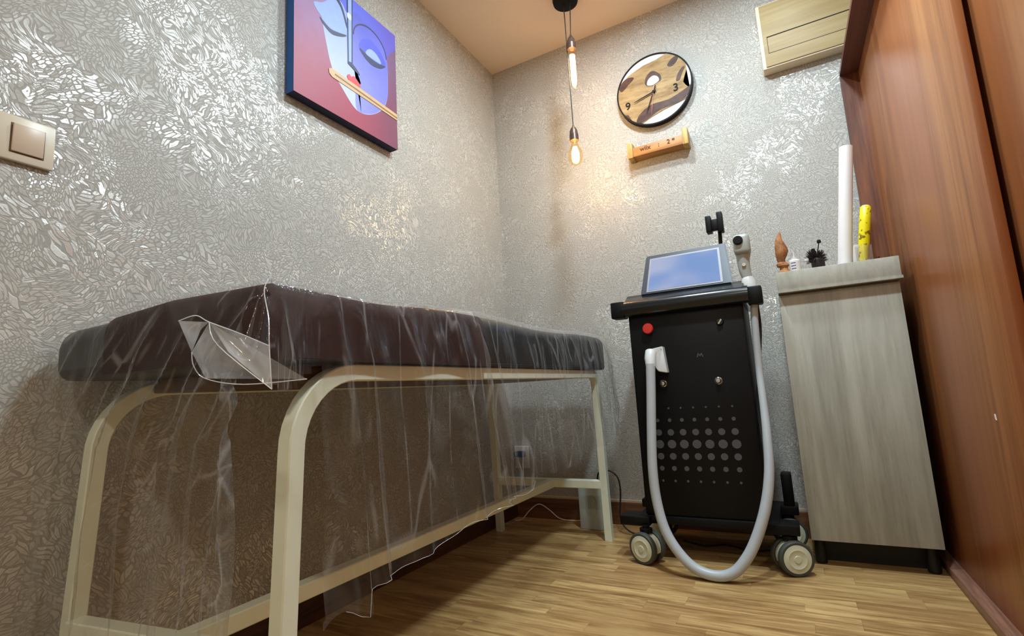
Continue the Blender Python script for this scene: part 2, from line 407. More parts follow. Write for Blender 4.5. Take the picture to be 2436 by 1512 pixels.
# ================================================================ room shell
struct('floor', B(XL-.1, XR+.1, YF-.1, YB+.1, -.1, 0), M_floor)
struct('ceiling', B(XL-.1, XR+.1, YF-.1, YB+.1, ZC, ZC+.1), M_ceil)
struct('wall_left', B(XL-.1, XL, YF-.1, YB+.1, 0, ZC), M_wl)
struct('wall_back', B(XL, XR+.1, YB, YB+.1, 0, ZC), M_wb)
struct('wall_right', B(XR, XR+.1, YF-.1, YB, 0, ZC), M_plainwall)
struct('wall_front', B(XL, XR, YF-.1, YF, 0, ZC), M_plainwall)
bm = B(XL+.014, .30, YB-.014, YB, 0, .098, bev=.003)
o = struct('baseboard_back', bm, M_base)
bm = bmesh.new(); box(bm, XL+.012, .30, YB-.012, YB, .098, .107)
o = struct('trim_1', bm, M_cap)
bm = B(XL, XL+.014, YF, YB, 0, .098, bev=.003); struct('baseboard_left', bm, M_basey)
bm = B(XL, XL+.012, YF, YB-.012, .098, .107); struct('trim_2', bm, M_cap)

# recessed ceiling spots: cool ones, plus an unseen warm fill at the rear
for i, (sx, sy, e) in enumerate(SPOTS):
    r = thing('ceiling_spot', ['round ceiling spot above the pendant lamp side of the room', 'round ceiling spot nearest the wall clock and corner box',
              'round ceiling spot in the middle of the ceiling', 'unseen round ceiling fill spot furthest from the clock wall'][i], 'ceiling light', (sx, sy, ZC), 'recessed ceiling spots')
    bm = bmesh.new(); lathe(bm, [(.068, 0), (.082, 0), (.084, -.006), (.070, -.010), (.066, -.004), (.066, 0)], (sx, sy, ZC)); obj('trim_ring', bm, M_white, r)
    bm = bmesh.new(); lathe(bm, [(0, -.003), (.066, -.003), (.066, 0), (0, 0)], (sx, sy, ZC)); obj('lens', bm, M_lamp, r)

# ================================================================ massage bed
BED = (-.97, 1.29, 0)
bed = thing('massage_bed', 'massage bed with cream tube frame standing along the wallpapered wall under plastic', 'bed', BED)
tr = .0153
def frame_side(X, y0b, y0t):
    y1t, y1b = 2.052, 2.072
    r = .13; zt = .672; pts = [(X, y0b, 0), (X, y0b+(y0t-y0b)*.5, .28), (X, y0t, zt-r)]
    for k in range(1, 11):
        a = PI/2*k/10; pts.append((X, y0t+r-r*math.cos(a), zt-r+r*math.sin(a)))
    r2 = .05
    for k in range(0, 9):
        a = PI/2*k/8; pts.append((X, y1t-r2+r2*math.sin(a), zt-r2+r2*math.cos(a)))
    pts += [(X, y1b, 0)]
    bm = bmesh.new(); tube(bm, pts, tr, sq=True, up=(1, 0, 0)); return bm
obj('side_frame', frame_side(-.722, .538, .563), M_tube, bed, angle=30)
obj('side_frame', frame_side(-1.235, .476, .508), M_tube, bed, angle=30)
for yl, yy, zz in ((.487, .550, .232), (2.062, 2.062, .222)):
    bm = bmesh.new(); tube(bm, [(-1.222, yl, zz), (-.735, yy, zz)], .0165, sq=True, up=(0, 0, 1)); obj('cross_rail', bm, M_tube, bed, angle=30)
bm = bmesh.new(); tube(bm, [(-.955, .522, .232), (-.955, 2.062, .222)], .0165, sq=True, up=(0, 0, 1)); obj('stretcher', bm, M_tube, bed, angle=30)
obj('base_board', B(-1.218, -.74, .60, 2.04, .660, .6885, bev=.003), M_board, bed)
for xx, yy in ((-.722, .497), (-1.235, .497), (-.722, 2.072), (-1.235, 2.072)):
    pass
# mattress: rounded slab with skewed near end, one half black vinyl, with the brown cover over the near part
def slab(x0, x1, xs0, xs1, y0l, y0r, y1, z0, z1, r, ny=26, dz=lambda x, y: 0.0, nseg=5):
    """rounded slab as rings along y (superellipse section), ends rounded"""
    bm = bmesh.new(); rings = []
    ys = []
    for k in range(6): ys.append((r*(1-math.cos(PI/2*k/5)), r*(1-math.sin(PI/2*k/5))))
    L = [(d, s) for d, s in ys]
    seq = [(0+d, s) for d, s in L]+[(None, 0, (k+1)/(ny+1)) for k in range(ny)]+[(1, s, d) for d, s in reversed(L)]
    for q in seq:
        ring = []
        if len(q) == 2: mode, ins, dd = 0, q[1], q[0]
        elif q[0] is None: mode, ins, dd = 1, 0, q[2]
        else: mode, ins, dd = 2, q[1], q[2]
        sec = []
        xa, xb, za, zb = x0+ins, x1-ins, z0+min(ins, .02)*.8, z1-ins
        rr = max(r-ins*.5, .006); rb = min(.012, rr)
        for cx, cz, a0, rad in ((xb-rr, zb-rr, 0, rr), (xa+rr, zb-rr, 90, rr), (xa+rb, za+rb, 180, rb), (xb-rb, za+rb, 270, rb)):
            for k in range(nseg+1):
                a = math.radians(a0+90*k/nseg); sec.append((cx+rad*math.cos(a), cz+rad*math.sin(a)))
        for x, z in sec:
            fx = (x-x0)/(x1-x0); y0 = y0l+(y0r-y0l)*fx
            y = y0+dd if mode == 0 else (y0+r+(y1-y0-2*r)*dd if mode == 1 else y1-dd)
            ring.append(bm.verts.new((x, y, z+dz(x, y)*(1 if z > (z0+z1)/2 else 0))))
        rings.append(ring)
    m = len(rings[0])
    for a, b in zip(rings, rings[1:]):
        for k in range(m): bm.faces.new((a[k], a[(k+1) % m], b[(k+1) % m], b[k]))
    bm.faces.new(rings[0][::-1]); bm.faces.new(rings[-1]); return bm
MX0, MX1, MYL, MYR, MY1, MZ0, MZ1 = -1.262, -.699, .435, .500, 2.150, .690, .818
topz = lambda x, y: -.030*max(0, min(1, (-.95-x)/.3))*max(0, 1-(y-.45)/.8)+.006*math.sin(y*7)+.010*max(0, min(1, (y-.9)/.9))
mt = obj('mattress', slab(MX0, MX1, 0, 0, MYL, MYR, MY1, MZ0, MZ1, .035, dz=topz), M_vinyl, bed, angle=60)
bm = bmesh.new()
tube(bm, [(MX1-.001, y, MZ0+.006) for y in (.56, 1.0, 1.5, 2.09)], .003, 8); obj('piping', bm, M_black, mt)
# brown cover folded over the near end of the mattress (rests on it: a thing of its own)
def shell(x0, x1, y0, y1, z0, z1, r, yoff, endcap=True):
    bm = bmesh.new(); rows = []
    prof = [(x0, z1)]
    prof = [(x0+(x1-r-x0)*k/10, z1) for k in range(10)]
    for k in range(8):
        a = PI/2*(1-k/7); prof.append((x1-r+r*math.cos(a), z1-r+r*math.sin(a)))
    prof += [(x1+.001, z1-r-(z1-r-z0)*k/4) for k in range(1, 5)]
    n = 26
    for j in range(n+1):
        y = y0+(y1-y0)*j/n; row = []
        for x, z in prof:
            top = max(0, min(1, (z-z0)/(z1-z0)))
            row.append(bm.verts.new((x+.003*math.sin(y*23+z*20)*(1 if x > x1-.02 else 0), y, z+topz(x, y)*top+.002*math.sin(x*30+y*18))))
        rows.append(row)
    for a, b in zip(rows, rows[1:]):
        for k in range(len(a)-1): bm.faces.new((a[k], a[k+1], b[k+1], b[k]))
    # near end fall
    prev = rows[0]; er = .035
    steps = [(er*math.sin(PI/2*k/5), er*(1-math.cos(PI/2*k/5))) for k in range(1, 6)]+[(er+.001, er+(z1-z0-er)*k/5) for k in range(1, 6)]
    base = [v.co.copy() for v in rows[0]]
    for dy, dzz in steps:
        row = []
        for c in base:
            skew = 0
            zt = min(c.z, z1-dzz+topz(c.x, c.y)*(1 if dzz < .05 else .4)); xx = c.x
            row.append(bm.verts.new((xx, c.y-dy, max(zt, z0))))
        for k in range(len(row)-1): bm.faces.new((prev[k], prev[k+1], row[k+1], row[k]))
        prev = row
    bmesh.ops.solidify(bm, geom=bm.faces[:], thickness=.003)
    return bm
def skew(bm):
    for v in bm.verts:
        f = (v.co.x-MX0)/(MX1-MX0); k = max(0, min(1, (1.2-v.co.y)/.7))
        v.co.y += (MYL+(MYR-MYL)*f-MYR)*k
    return bm
cov = obj('mattress_cover', skew(shell(-1.09, MX1+.004, MYR+.032, 1.14, MZ0+.002, MZ1+.0025, .036, 0)), M_maroon, angle=70)
tag(cov, 'dark maroon cloth cover over the near part of the black mattress', 'cover')

# ================================================================ clear plastic sheet draped over the bed
def film_sheet():
    bm = bmesh.new()
    # rounded perimeter of the mattress, starting at the wall side of the near end
    per = []   # (x, y, nx, ny, kind, s)
    A_ = Vector((MX0-.012, MYL-.006)); B_ = Vector((MX1+.010, MYR-.008)); C_ = Vector((MX1+.012, MY1+.008)); D_ = Vector((MX0-.004, MY1+.008))
    rc = .030
    def line(a, b, n, kind, e0=0.0, e1=0.0):
        d = (b-a).normalized(); nrm = Vector((d.y, -d.x)); a2 = a+d*e0; b2 = b-d*e1
        for k in range(n): 
            f = k/(n-1); p = a2+(b2-a2)*f; per.append((p.x, p.y, nrm.x, nrm.y, kind, f))
    line(Vector((A_.x, 1.3)), A_, 26, 'w', 0, rc)
    def arc(c, n0, n1, n, kind):
        a0 = math.atan2(n0.y, n0.x); a1 = math.atan2(n1.y, n1.x)
        while a1 < a0: a1 += 2*PI
        for k in range(1, n):
            a = a0+(a1-a0)*k/n; per.append((c.x+rc*math.cos(a), c.y+rc*math.sin(a), math.cos(a), math.sin(a), kind, k/n))
    arc(Vector((A_.x+rc, A_.y+rc)), Vector((-1, 0)), Vector((.11, -1)).normalized(), 14, 'cw')
    line(A_, B_, 110, 'n', rc, rc)
    dn = (B_-A_).normalized(); n0 = Vector((dn.y, -dn.x))
    arc(Vector((B_.x-rc, B_.y+rc)), n0, Vector((1, 0)), 40, 'c')
    line(B_, C_, 250, 'r', rc, rc)
    arc(Vector((C_.x-rc, C_.y-rc)), Vector((1, 0)), Vector((0, 1)), 16, 'cf')
    line(C_, D_, 60, 'f', rc, rc)
    rnd = random.Random(3)
    # fold list along the perimeter arc length: position, width, amplitude
    s = [0.0]
    for i in range(1, len(per)): s.append(s[-1]+math.hypot(per[i][0]-per[i-1][0], per[i][1]-per[i-1][1])+(.006 if per[i][4] in 'c' else 0))
    idx = {k: [i for i, p in enumerate(per) if p[4] == k] for k in ('w', 'cw', 'n', 'c', 'r', 'cf', 'f')}
    sr0 = s[idx['r'][0]]; sn0 = s[idx['n'][0]]; sc0 = s[idx['c'][0]]; sf = s[idx['cf'][0]]
    folds = [(sr0+.10, .012, .016), (sr0+.155, .010, .020), (sr0+.30, .016, .012), (sr0+.47, .012, .016), (sr0+.56, .008, .022), (sr0+.62, .010, .014), (sr0+.83, .016, .008),
             (sr0+1.05, .010, .012), (sr0+1.20, .012, .010), (sr0+1.38, .010, .012), (sr0+1.48, .008, .014), (sr0+1.55, .007, .018), (sr0+1.585, .007, .02), (sf+.01, .008, .02), (sf+.03, .008, .02),
             (sc0+.01, .02, .035), (sc0+.07, .016, .03), (sc0+.12, .02, .03), (sn0+.04, .010, .016), (sn0+.10, .012, .018), (sn0+.22, .010, .014), (sn0+.33, .012, .020), (sn0+.43, .014, .024), (sn0+.50, .012, .02)]
    for q in range(30): folds.append((rnd.uniform(0, s[-1]), rnd.uniform(.006, .02), rnd.uniform(-.004, .006)))
    def drop(i):
        x, y, nx, ny, kind, f = per[i]
        if kind == 'w': return .30
        if kind == 'cw': return .30+.32*f
        if kind == 'n': return .66+.02*math.sin(f*9)
        if kind == 'c': return .62-.07*f
        if kind == 'r':
            yy = y
            if yy < .665: return .545+.012*math.sin(yy*50)
            if yy < 1.32: return .520-.035*(yy-.665)/.65+.004*math.sin(yy*31)
            return .47-.03*min(1, (yy-1.32)/.6)+.01*math.sin(yy*17)
        if kind == 'cf': return .34
        return .16
    ROWT, ROWE, ROWS = 12, 6, 46
    cols = []
    cxm = (MX0+MX1)/2
    for i, (x, y, nx, ny, kind, f) in enumerate(per):
        col = []
        # inner anchor on the centre line
        iy = max(MYL+.25, min(MY1-.2, y)); inner = Vector((cxm+.02, iy))
        e = .032
        ex, ey = x-nx*e, y-ny*e
        zt = MZ1+.009
        for k in range(ROWT):
            t = k/(ROWT-1); px = inner.x+(ex-inner.x)*t; py = inner.y+(ey-inner.y)*t
            col.append((px, py, zt+topz(px, py)+.003*math.sin(px*40+py*13)*math.sin(py*31)+.0015))
        ztop = zt+topz(ex, ey)
        for k in range(1, ROWE+1):
            a = PI/2*k/ROWE; col.append((ex+nx*e*math.sin(a), ey+ny*e*math.sin(a), ztop-e*(1-math.cos(a))))
        D = drop(i)-e
        for k in range(1, ROWS+1):
            t = k/ROWS; d = D*t
            sh = {'n': .55*min(d, .22)+.1*d, 'c': .1*d, 'r': -.08*d}.get(kind, 0)
            w0 = sum(am*math.exp(-((s[i]+sh-c)/wd)**2) for c, wd, am in folds)*(.6 if kind == 'n' else .85)
            g = min(1, d/.10); spread = .008*g+.012*t+ (.05*t if kind in ('c',) else 0)
            sway = .004*math.sin(s[i]*37+d*9)+.003*math.sin(s[i]*61-d*17)
            if kind == 'w' or kind == 'cw': spread *= .0; w0b = 0.0; sway *= .15
            else: w0b = w0
            off = spread+(w0b*(.35+.9*g)+sway*g)
            # folds drift sideways while falling
            tx, ty = -ny, nx
            drift = .02*t*math.sin(s[i]*11+1.3)
            px, py = x+nx*off+tx*drift, y+ny*off+ty*drift
            px = max(px, XL+.004); py = min(py, YB-.02)
            col.append((px, py, ztop-e-d))
        cols.append(col)
    V = [[bm.verts.new(c) for c in col] for col in cols]
    slit = lambda p, z: z < .668-.02*math.sin(p.x*60+p.y*45) and ((p.x > -.715 and p.y < .52) or (p.x > -.70 and p.y < .590-.03*max(0, .5-z)))
    for a, b in zip(V, V[1:]):
        for k in range(len(a)-1):
            if k > ROWT+ROWE and slit((a[k].co+b[k+1].co)/2, a[k].co.z): continue
            bm.faces.new((a[k], a[k+1], b[k+1], b[k]))
    bmesh.ops.remove_doubles(bm, verts=bm.verts, dist=.0002)
    # hem points for the pale glint painted along the cut edge
    hem_glint = [c[-1] for c, p in zip(cols, per) if p[4] == 'r' and .60 < p[1] < 1.33]
    return bm, hem_glint
bm, hem_glint = film_sheet()
sheet = obj('plastic_sheet', bm, M_film, angle=180)
tag(sheet, 'clear crinkled plastic sheet draped over the massage bed', 'plastic sheet')
bm = bmesh.new(); tube(bm, hem_glint[::2], .0004, 5); obj('hem_glint', bm, M_edge_glint, sheet)  # thin pale tube, edge glint built as shape
# the turned-up corner of the sheet at the near end
def patch(name, quads, mat, parent, thick=.0006, nsub=8, bulge=.0):
    bm = bmesh.new()
    for a, b, c, d in quads:
        a, b, c, d = map(Vector, (a, b, c, d)); nrm = (b-a).cross(d-a).normalized(); g = []
        for i in range(nsub+1):
            row = []
            for j in range(nsub+1):
                u, v = i/nsub, j/nsub
                p = (a*(1-u)+b*u)*(1-v)+(d*(1-u)+c*u)*v
                row.append(bm.verts.new(p+nrm*bulge*math.sin(PI*u)*math.sin(PI*v)))
            g.append(row)
        for i in range(nsub):
            for j in range(nsub): bm.faces.new((g[i][j], g[i+1][j], g[i+1][j+1], g[i][j+1]))
    return obj(name, bm, mat, parent, angle=180)
FY = .415
flap_pts = dict(L=(-.745, FY-.02, .745), T=(-.672, FY-.02, .735), R=(-.575, FY+.0, .695), T1=(-.569, FY, .64), BR=(-.56, FY+.045, .652), BL=(-.71, FY, .662), ML=(-.728, FY-.01, .70))
fp = flap_pts
patch('corner_flap', [(fp['ML'], fp['T'], fp['BR'], fp['BL'])], M_flap, sheet, bulge=-.018)
patch('corner_flap', [(fp['L'], fp['T'], (-.676, FY-.028, .725), fp['ML'])], M_flap, sheet, bulge=-.006)
patch('corner_flap', [(fp['T'], fp['R'], fp['T1'], (-.62, FY-.025, .69))], M_flap, sheet, bulge=.01)
bm = bmesh.new()
for L in ([fp['L'], (-.70, FY-.022, .747), fp['T'], (-.62, FY-.014, .716), fp['R']],
          [(-.662, .475, .806), (-.636, .450, .78), (-.598, .43, .735), fp['R'], fp['T1']],
          [fp['T'], (-.635, FY-.03, .70), fp['T1']], [fp['ML'], (-.722, FY-.01, .68), fp['BL'], (-.64, FY+.01, .650), fp['BR']]):
    tube(bm, spline(L, 5), .0007, 5)
obj('flap_crease_glint', bm, M_edge_glint, sheet)  # pale lines painted where the flap edges catch light

# ================================================================ laser hair-removal machine
mc = thing('laser_machine', 'black upright laser machine on casters with tilted screen beside the grey cabinet', 'machine', (-.315, 2.0, 0))
BX0, BX1, BY0, BY1 = -.517, -.114, 1.90, 2.20
body = obj('body', B(BX0, BX1, BY0, BY1, .152, .885, bev=.008), M_black, mc)
bm = bmesh.new()
rows = [(.5285, .0035), (.486, .0065), (.443, .0115), (.4015, .0150), (.359, .0118), (.317, .0085), (.274, .0042)]
for z, r in rows:
    for k in range(7):
        x = -.4425+k*.0428
        if r < .004 and k in (0,): continue
        lathe(bm, [(0, 0), (r, 0), (r, .0012), (0, .0012)], (x, BY0-.0008, z), axis=(0, 1, 0), n=18)
obj('vent_grille', bm, M_grey, body, smooth=False)
bm = bmesh.new(); prism(bm, [(-.284, .704), (-.278, .719), (-.272, .712), (-.266, .719), (-.260, .704), (-.264, .704), (-.267, .712), (-.272, .706), (-.277, .712), (-.280, .704)], 'xz', BY0-.0006, BY0+.001); obj('emblem', bm, M_grey, body)
bm = bmesh.new(); lathe(bm, [(0, -.022), (.017, -.021), (.020, -.014), (.017, -.010), (.010, -.008), (.010, 0), (0, 0)], (-.443, BY0, .823), axis=(0, 1, 0)); obj('emergency_button', bm, M_red, mc)
bm = bmesh.new(); lathe(bm, [(0, -.010), (.010, -.010), (.012, -.004), (.013, 0), (0, 0)], (-.193, BY0, .821), axis=(0, 1, 0)); ks = obj('key_switch', bm, M_blackgloss, mc)
bm = bmesh.new(); bx = box(bm, -.195, -.190, BY0-.014, BY0-.009, .812, .831); bmesh.ops.rotate(bm, verts=bm.verts, cent=(-.193, BY0, .821), matrix=Matrix.Rotation(.6, 3, 'Y')); obj('key_slot', bm, M_chrome, ks)
for kx, kz in ((-.220, .617), (-.409, .618)):
    bm = bmesh.new(); lathe(bm, [(0, -.016), (.007, -.015), (.009, -.010), (.010, -.003), (.013, 0), (0, 0)], (kx, BY0, kz), axis=(0, 1, 0)); obj('round_fitting', bm, M_chrome, mc)
# head: rounded bar, sloping deck, screen
bm = bmesh.new(); tube(bm, [(-.530, 1.893, .905), (-.092, 1.893, .905)], .031, 20); 
obj('front_bar', bm, M_blackgloss, mc)
obj('bar_bracket', B(-.574, -.522, 1.868, 1.93, .872, .935, bev=.006), M_black, mc)
bm = bmesh.new(); prism(bm, [(1.885, .93), (1.935, .962), (2.19, .968), (2.19, .88), (1.90, .88)], 'yz', -.522, -.104); obj('deck', bm, M_blackgloss, mc)
scr = bmesh.new()
# screen: a tilted flat case, TL/TR/BR/BL front corners
def tilt(x, z):  # z above .955
    return 1.925+(z-.955)*.42
def plate(bm, pts, d0, d1, mi=0):
    n = Vector((0, -1, .42)).normalized()
    fa = [bm.verts.new(Vector((x, tilt(x, z), z))+n*d1) for x, z in pts]; fb = [bm.verts.new(Vector((x, tilt(x, z), z))+n*d0) for x, z in pts]
    k = len(pts); bm.faces.new(fa).material_index = mi; bm.faces.new(fb[::-1]).material_index = mi
    for i in range(k): bm.faces.new((fa[i], fb[i], fb[(i+1) % k], fa[(i+1) % k])).material_index = mi
plate(scr, [(-.468, .957), (-.140, .957), (-.153, 1.125), (-.448, 1.125)], -.030, .0)
bmesh.ops.bevel(scr, geom=scr.edges[:], offset=.004, segments=2, affect='EDGES')
M_bezel = plain('bezel_grey', srgb(150, 150, 156), .35)
M_case = plain('screen_case', srgb(66, 70, 80), .3)
case = obj('screen_case', scr, M_case, mc)
bm = bmesh.new(); plate(bm, [(-.445, .966), (-.170, .966), (-.176, 1.108), (-.432, 1.108)], -.002, .0015); obj('screen_bezel', bm, M_bezel, case, smooth=False)
bm = bmesh.new(); plate(bm, [(-.438, .972), (-.178, .972), (-.183, 1.102), (-.426, 1.102)], .0005, .0022); obj('screen', bm, M_screen, case, smooth=False)
# phone-style clamp behind the screen
cl = bmesh.new(); tube(cl, [(-.176, 2.02, .96), (-.172, 2.02, 1.10), (-.168, 2.015, 1.185)], .007, 10); clo = obj('clamp_stalk', cl, M_black, mc)
cl = bmesh.new(); box(cl, -.213, -.193, 1.985, 2.025, 1.172, 1.236, bev=.003); box(cl, -.172, -.152, 1.985, 2.025, 1.168, 1.244, bev=.003); box(cl, -.197, -.168, 1.995, 2.02, 1.180, 1.222, bev=.003)
obj('clamp', cl, M_black, clo)
# handpiece in its bracket on the right
obj('handpiece_bracket', B(-.098, -.050, 1.895, 1.955, .870, .932, bev=.006), M_black, mc)
hp = thing('handpiece', 'grey and white laser handpiece standing upright in the bracket of the black machine', 'handpiece', (-.08, 1.93, .93))
bm = bmesh.new(); lathe(bm, [(0, 0), (.022, 0), (.024, .015), (.023, .05), (.017, .065), (0, .066)], (-.084, 1.93, .905), axis=(-.10, 0, 1)); obj('grip', bm, M_white, hp)
bm = bmesh.new(); tube(bm, [(-.0905, 1.93, .968), (-.095, 1.93, .995), (-.097, 1.93, 1.03), (-.094, 1.93, 1.055)], [.017, .019, .021, .024], 16); obj('neck', bm, M_head, hp)
bm = bmesh.new(); box(bm, -.122, -.068, 1.895, 1.96, 1.050, 1.122, bev=.014, seg=3); hd = obj('head', bm, M_head, hp)
bm = bmesh.new(); lathe(bm, [(0, -.010), (.013, -.010), (.016, -.004), (.016, .002), (0, .002)], (-.104, 1.894, 1.098), axis=(0, 1, 0)); obj('lens_cap', bm, M_black, hd)
bm = bmesh.new(); lathe(bm, [(0, -.004), (.006, -.004), (.007, 0), (0, 0)], (-.095, 1.909, 1.012), axis=(0, 1, 0)); obj('trigger', bm, M_chrome, hp)
# connector and hose
bm = bmesh.new(); prism(bm, [(-.456, .742), (-.392, .752), (-.384, .655), (-.415, .662), (-.44, .70), (-.452, .70)], 'xz', 1.865, 1.902)
bmesh.ops.bevel(bm, geom=[e for e in bm.edges if e.calc_length() > .01], offset=.004, segments=2, affect='EDGES', clamp_overlap=True)
tube(bm, [(-.436, 1.868, .735), (-.437, 1.852, .71), (-.436, 1.845, .68)], [.020, .020, .017], 16)
obj('hose_connector', bm, M_white, mc)
hpts = [(-.436, 1.845, .690), (-.440, 1.835, .60), (-.448, 1.815, .45), (-.452, 1.80, .33), (-.446, 1.79, .23), (-.424, 1.775, .14), (-.385, 1.765, .075), (-.335, 1.757, .032),
        (-.275, 1.755, .0175), (-.225, 1.76, .030), (-.185, 1.77, .070), (-.150, 1.785, .13), (-.115, 1.805, .22), (-.094, 1.83, .32), (-.088, 1.86, .43), (-.088, 1.89, .53), (-.089, 1.92, .66), (-.085, 1.93, .80), (-.080, 1.93, .87)]
bm = bmesh.new(); hsp = spline(hpts, 7); tube(bm, hsp, [.0165-.0045*max(0, min(1, (i-84)/24)) for i in range(len(hsp))], 16)
obj('hose', bm, M_hose, mc)
bm = bmesh.new(); tube(bm, spline([(-.071, 1.935, .87), (-.072, 1.945, .78), (-.092, 1.94, .64), (-.108, 1.93, .52), (-.104, 1.90, .42), (-.100, 1.86, .34)], 6), .0055, 8); obj('side_cable', bm, M_cord, mc)
# base plate, stub feet and four casters
obj('base_plate', B(-.545, -.085, 1.895, 2.235, .124, .152, bev=.004), M_black, mc)
for x0, x1, y0, y1 in ((-.608, -.50, 1.875, 1.955), (-.128, -.030, 1.885, 1.965), (-.60, -.50, 2.16, 2.24), (-.128, -.03, 2.16, 2.24)):
    obj('foot_bar', B(x0, x1, y0, y1, .118, .150, bev=.004), M_black, mc)
obj('rear_bracket', B(-.075, -.040, 2.16, 2.22, .150, .265, bev=.006), M_black, mc)
def caster(x, y, ax, name='caster'):
    """twin wheel caster; ax = unit axle direction pointing to the viewer side"""
    a = Vector((ax[0], ax[1], 0)).normalized(); c = Vector((x, y, .053)); side = Vector((-a.y, a.x, 0))
    bm = bmesh.new()
    # fork hood between and above the wheels
    pts = []
    n = 14; rad = .046
    lo = [c-a*.013, c+a*.013]
    ring = [(math.cos(t), math.sin(t)) for t in [math.radians(-20+220*k/n) for k in range(n+1)]]
    va = [bm.verts.new(lo[0]+side*cx*rad+Vector((0, 0, cz*rad))) for cx, cz in ring]; vb = [bm.verts.new(lo[1]+side*cx*rad+Vector((0, 0, cz*rad))) for cx, cz in ring]
    bm.faces.new(va); bm.faces.new(vb[::-1])
    for k in range(n+1): bm.faces.new((va[k], vb[k], vb[(k+1) % (n+1)], va[(k+1) % (n+1)]))
    root = obj(name, bm, M_cream, mc)
    for sgn in (1, -1):
        cc = c+a*sgn*.026
        bm = bmesh.new(); lathe(bm, [(0, -.011), (.049, -.011), (.053, -.007), (.053, .007), (.049, .011), (0, .011)], cc, axis=a*sgn, n=36); wobj = obj('wheel', bm, M_tyre, root)
        if sgn == 1:
            bm = bmesh.new(); lathe(bm, [(0, .0145), (.010, .0145), (.012, .0125), (.026, .0125), (.028, .0138), (.030, .0125), (.042, .0115), (.044, .009), (0, .009)], cc, axis=a*sgn, n=36); obj('wheel_cap', bm, M_cream, root)
    bm = bmesh.new(); lathe(bm, [(0, .04), (.010, .04), (.010, .050), (.022, .052), (.022, .062), (.012, .064), (.012, .071), (0, .071)], (x, y, .053), n=20); obj('stem', bm, M_black, root)
caster(-.512, 1.865, (-.36, -.93)); caster(-.062, 1.905, (.42, -.90))
caster(-.53, 2.19, (-.3, -.95)); caster(-.07, 2.19, (.3, -.95))

# ================================================================ grey cabinet
cb = thing('cabinet', 'narrow grey wood-print cabinet with overhanging top beside the walnut wardrobe', 'cabinet', (.17, 2.13, 0))
CX0, CX1, CY0, CY1 = -.002, .344, 1.99, 2.30
obj('carcass', B(CX0, CX1, CY0+.018, CY1, .082, .905, bev=.001), M_cab, cb)
obj('door', B(CX0, CX1-.001, CY0, CY0+.0165, .083, .898, bev=.0015), M_cab, cb)
bm = bmesh.new(); box(bm, CX0+.0000, CX1+.004, CY0-.022, CY1, .905, .978, bev=.0015); box(bm, CX0, CX1+.006, CY0-.026, CY0-.021, .905, .914)
obj('cabinet_top', bm, M_cabh, cb)
obj('plinth', B(.005, .338, 2.075, CY1, 0, .083), M_plinth, cb)
for fx in (.02, .318):
    bm = bmesh.new(); lathe(bm, [(0, 0), (.016, 0), (.018, .01), (.014, .083), (0, .083)], (fx, 2.045, 0), n=18); obj('leg', bm, M_plinth, cb)

# things on the cabinet
TZ = .978
bm = bmesh.new(); lathe(bm, [(0, 0), (.020, 0), (.022, .006), (.014, .016), (.013, .024), (.020, .030), (.019, .038), (.012, .044), (.013, .052), (.019, .070), (.021, .084), (.019, .100), (.012, .125), (.005, .148), (.0015, .156), (0, .157)], (.024, 2.02, TZ), n=20)
for v in bm.verts: v.co.x += .003*math.sin(v.co.z*90); 
tag(obj('ornament', bm, M_terra), 'small brown pointed wooden ornament at the left end of the grey cabinet top', 'ornament')
jar = thing('jar', 'small white jar with purple print beside the brown pointed ornament', 'jar', (.062, 2.015, TZ))
bm = bmesh.new(); lathe(bm, [(0, 0), (.017, 0), (.018, .003), (.018, .040), (.014, .045), (0, .045)], (.062, 2.015, TZ), n=24); obj('jar_body', bm, M_paper, jar)
bm = bmesh.new(); lathe(bm, [(0, .0445), (.012, .0445), (.012, .052), (.0022, .054), (.0014, .075), (0, .075)], (.062, 2.015, TZ), n=16); obj('nozzle', bm, M_white, jar)
bm = bmesh.new()
for k in range(3):
    for j in range(4):
        a = math.radians(-125+j*12); zz = TZ+.012+k*.010
        p = Vector((.062+.0183*math.cos(a), 2.015+.0183*math.sin(a), zz)); lathe(bm, [(0, 0), (.0022, 0), (0, .0004)], p, axis=(math.cos(a), math.sin(a), 0), n=6)
obj('label_print', bm, M_purple, jar)
gb = thing('glass_bottle', 'tiny clear glass bottle in front of the dark brush', 'bottle', (.098, 2.01, TZ))
bm = bmesh.new(); lathe(bm, [(0, 0), (.013, 0), (.014, .004), (.014, .022), (.006, .030), (.006, .036), (0, .036)], (.098, 2.01, TZ), n=20); obj('bottle_body', bm, M_glass, gb)
bm = bmesh.new(); lathe(bm, [(0, .034), (.007, .034), (.007, .042), (0, .042)], (.098, 2.01, TZ), n=14); obj('cap', bm, M_white, gb)
br = thing('brush', 'dark brown bristle brush lying tilted behind the tiny glass bottle', 'brush', (.128, 2.055, TZ))
bm = bmesh.new(); rr = random.Random(5)
for k in range(260):
    a = rr.uniform(0, 2*PI); e = rr.uniform(-.2, 1.2); d = Vector((math.cos(a)*math.cos(e)*.9, math.sin(a)*math.cos(e)*.7, math.sin(e)))
    c = Vector((.130, 2.055, TZ+.040)); L = rr.uniform(.026, .044)*(1.15 if d.x < 0 else 1.0)
    tube(bm, [c, c+d*L], [.0022, .0008], 4)
obj('bristles', bm, M_hair, br)
bm = bmesh.new(); lathe(bm, [(0, 0), (.014, .002), (.021, .016), (.021, .040), (.012, .050), (0, .052)], (.134, 2.055, TZ), n=18); obj('brush_core', bm, M_hair, br)
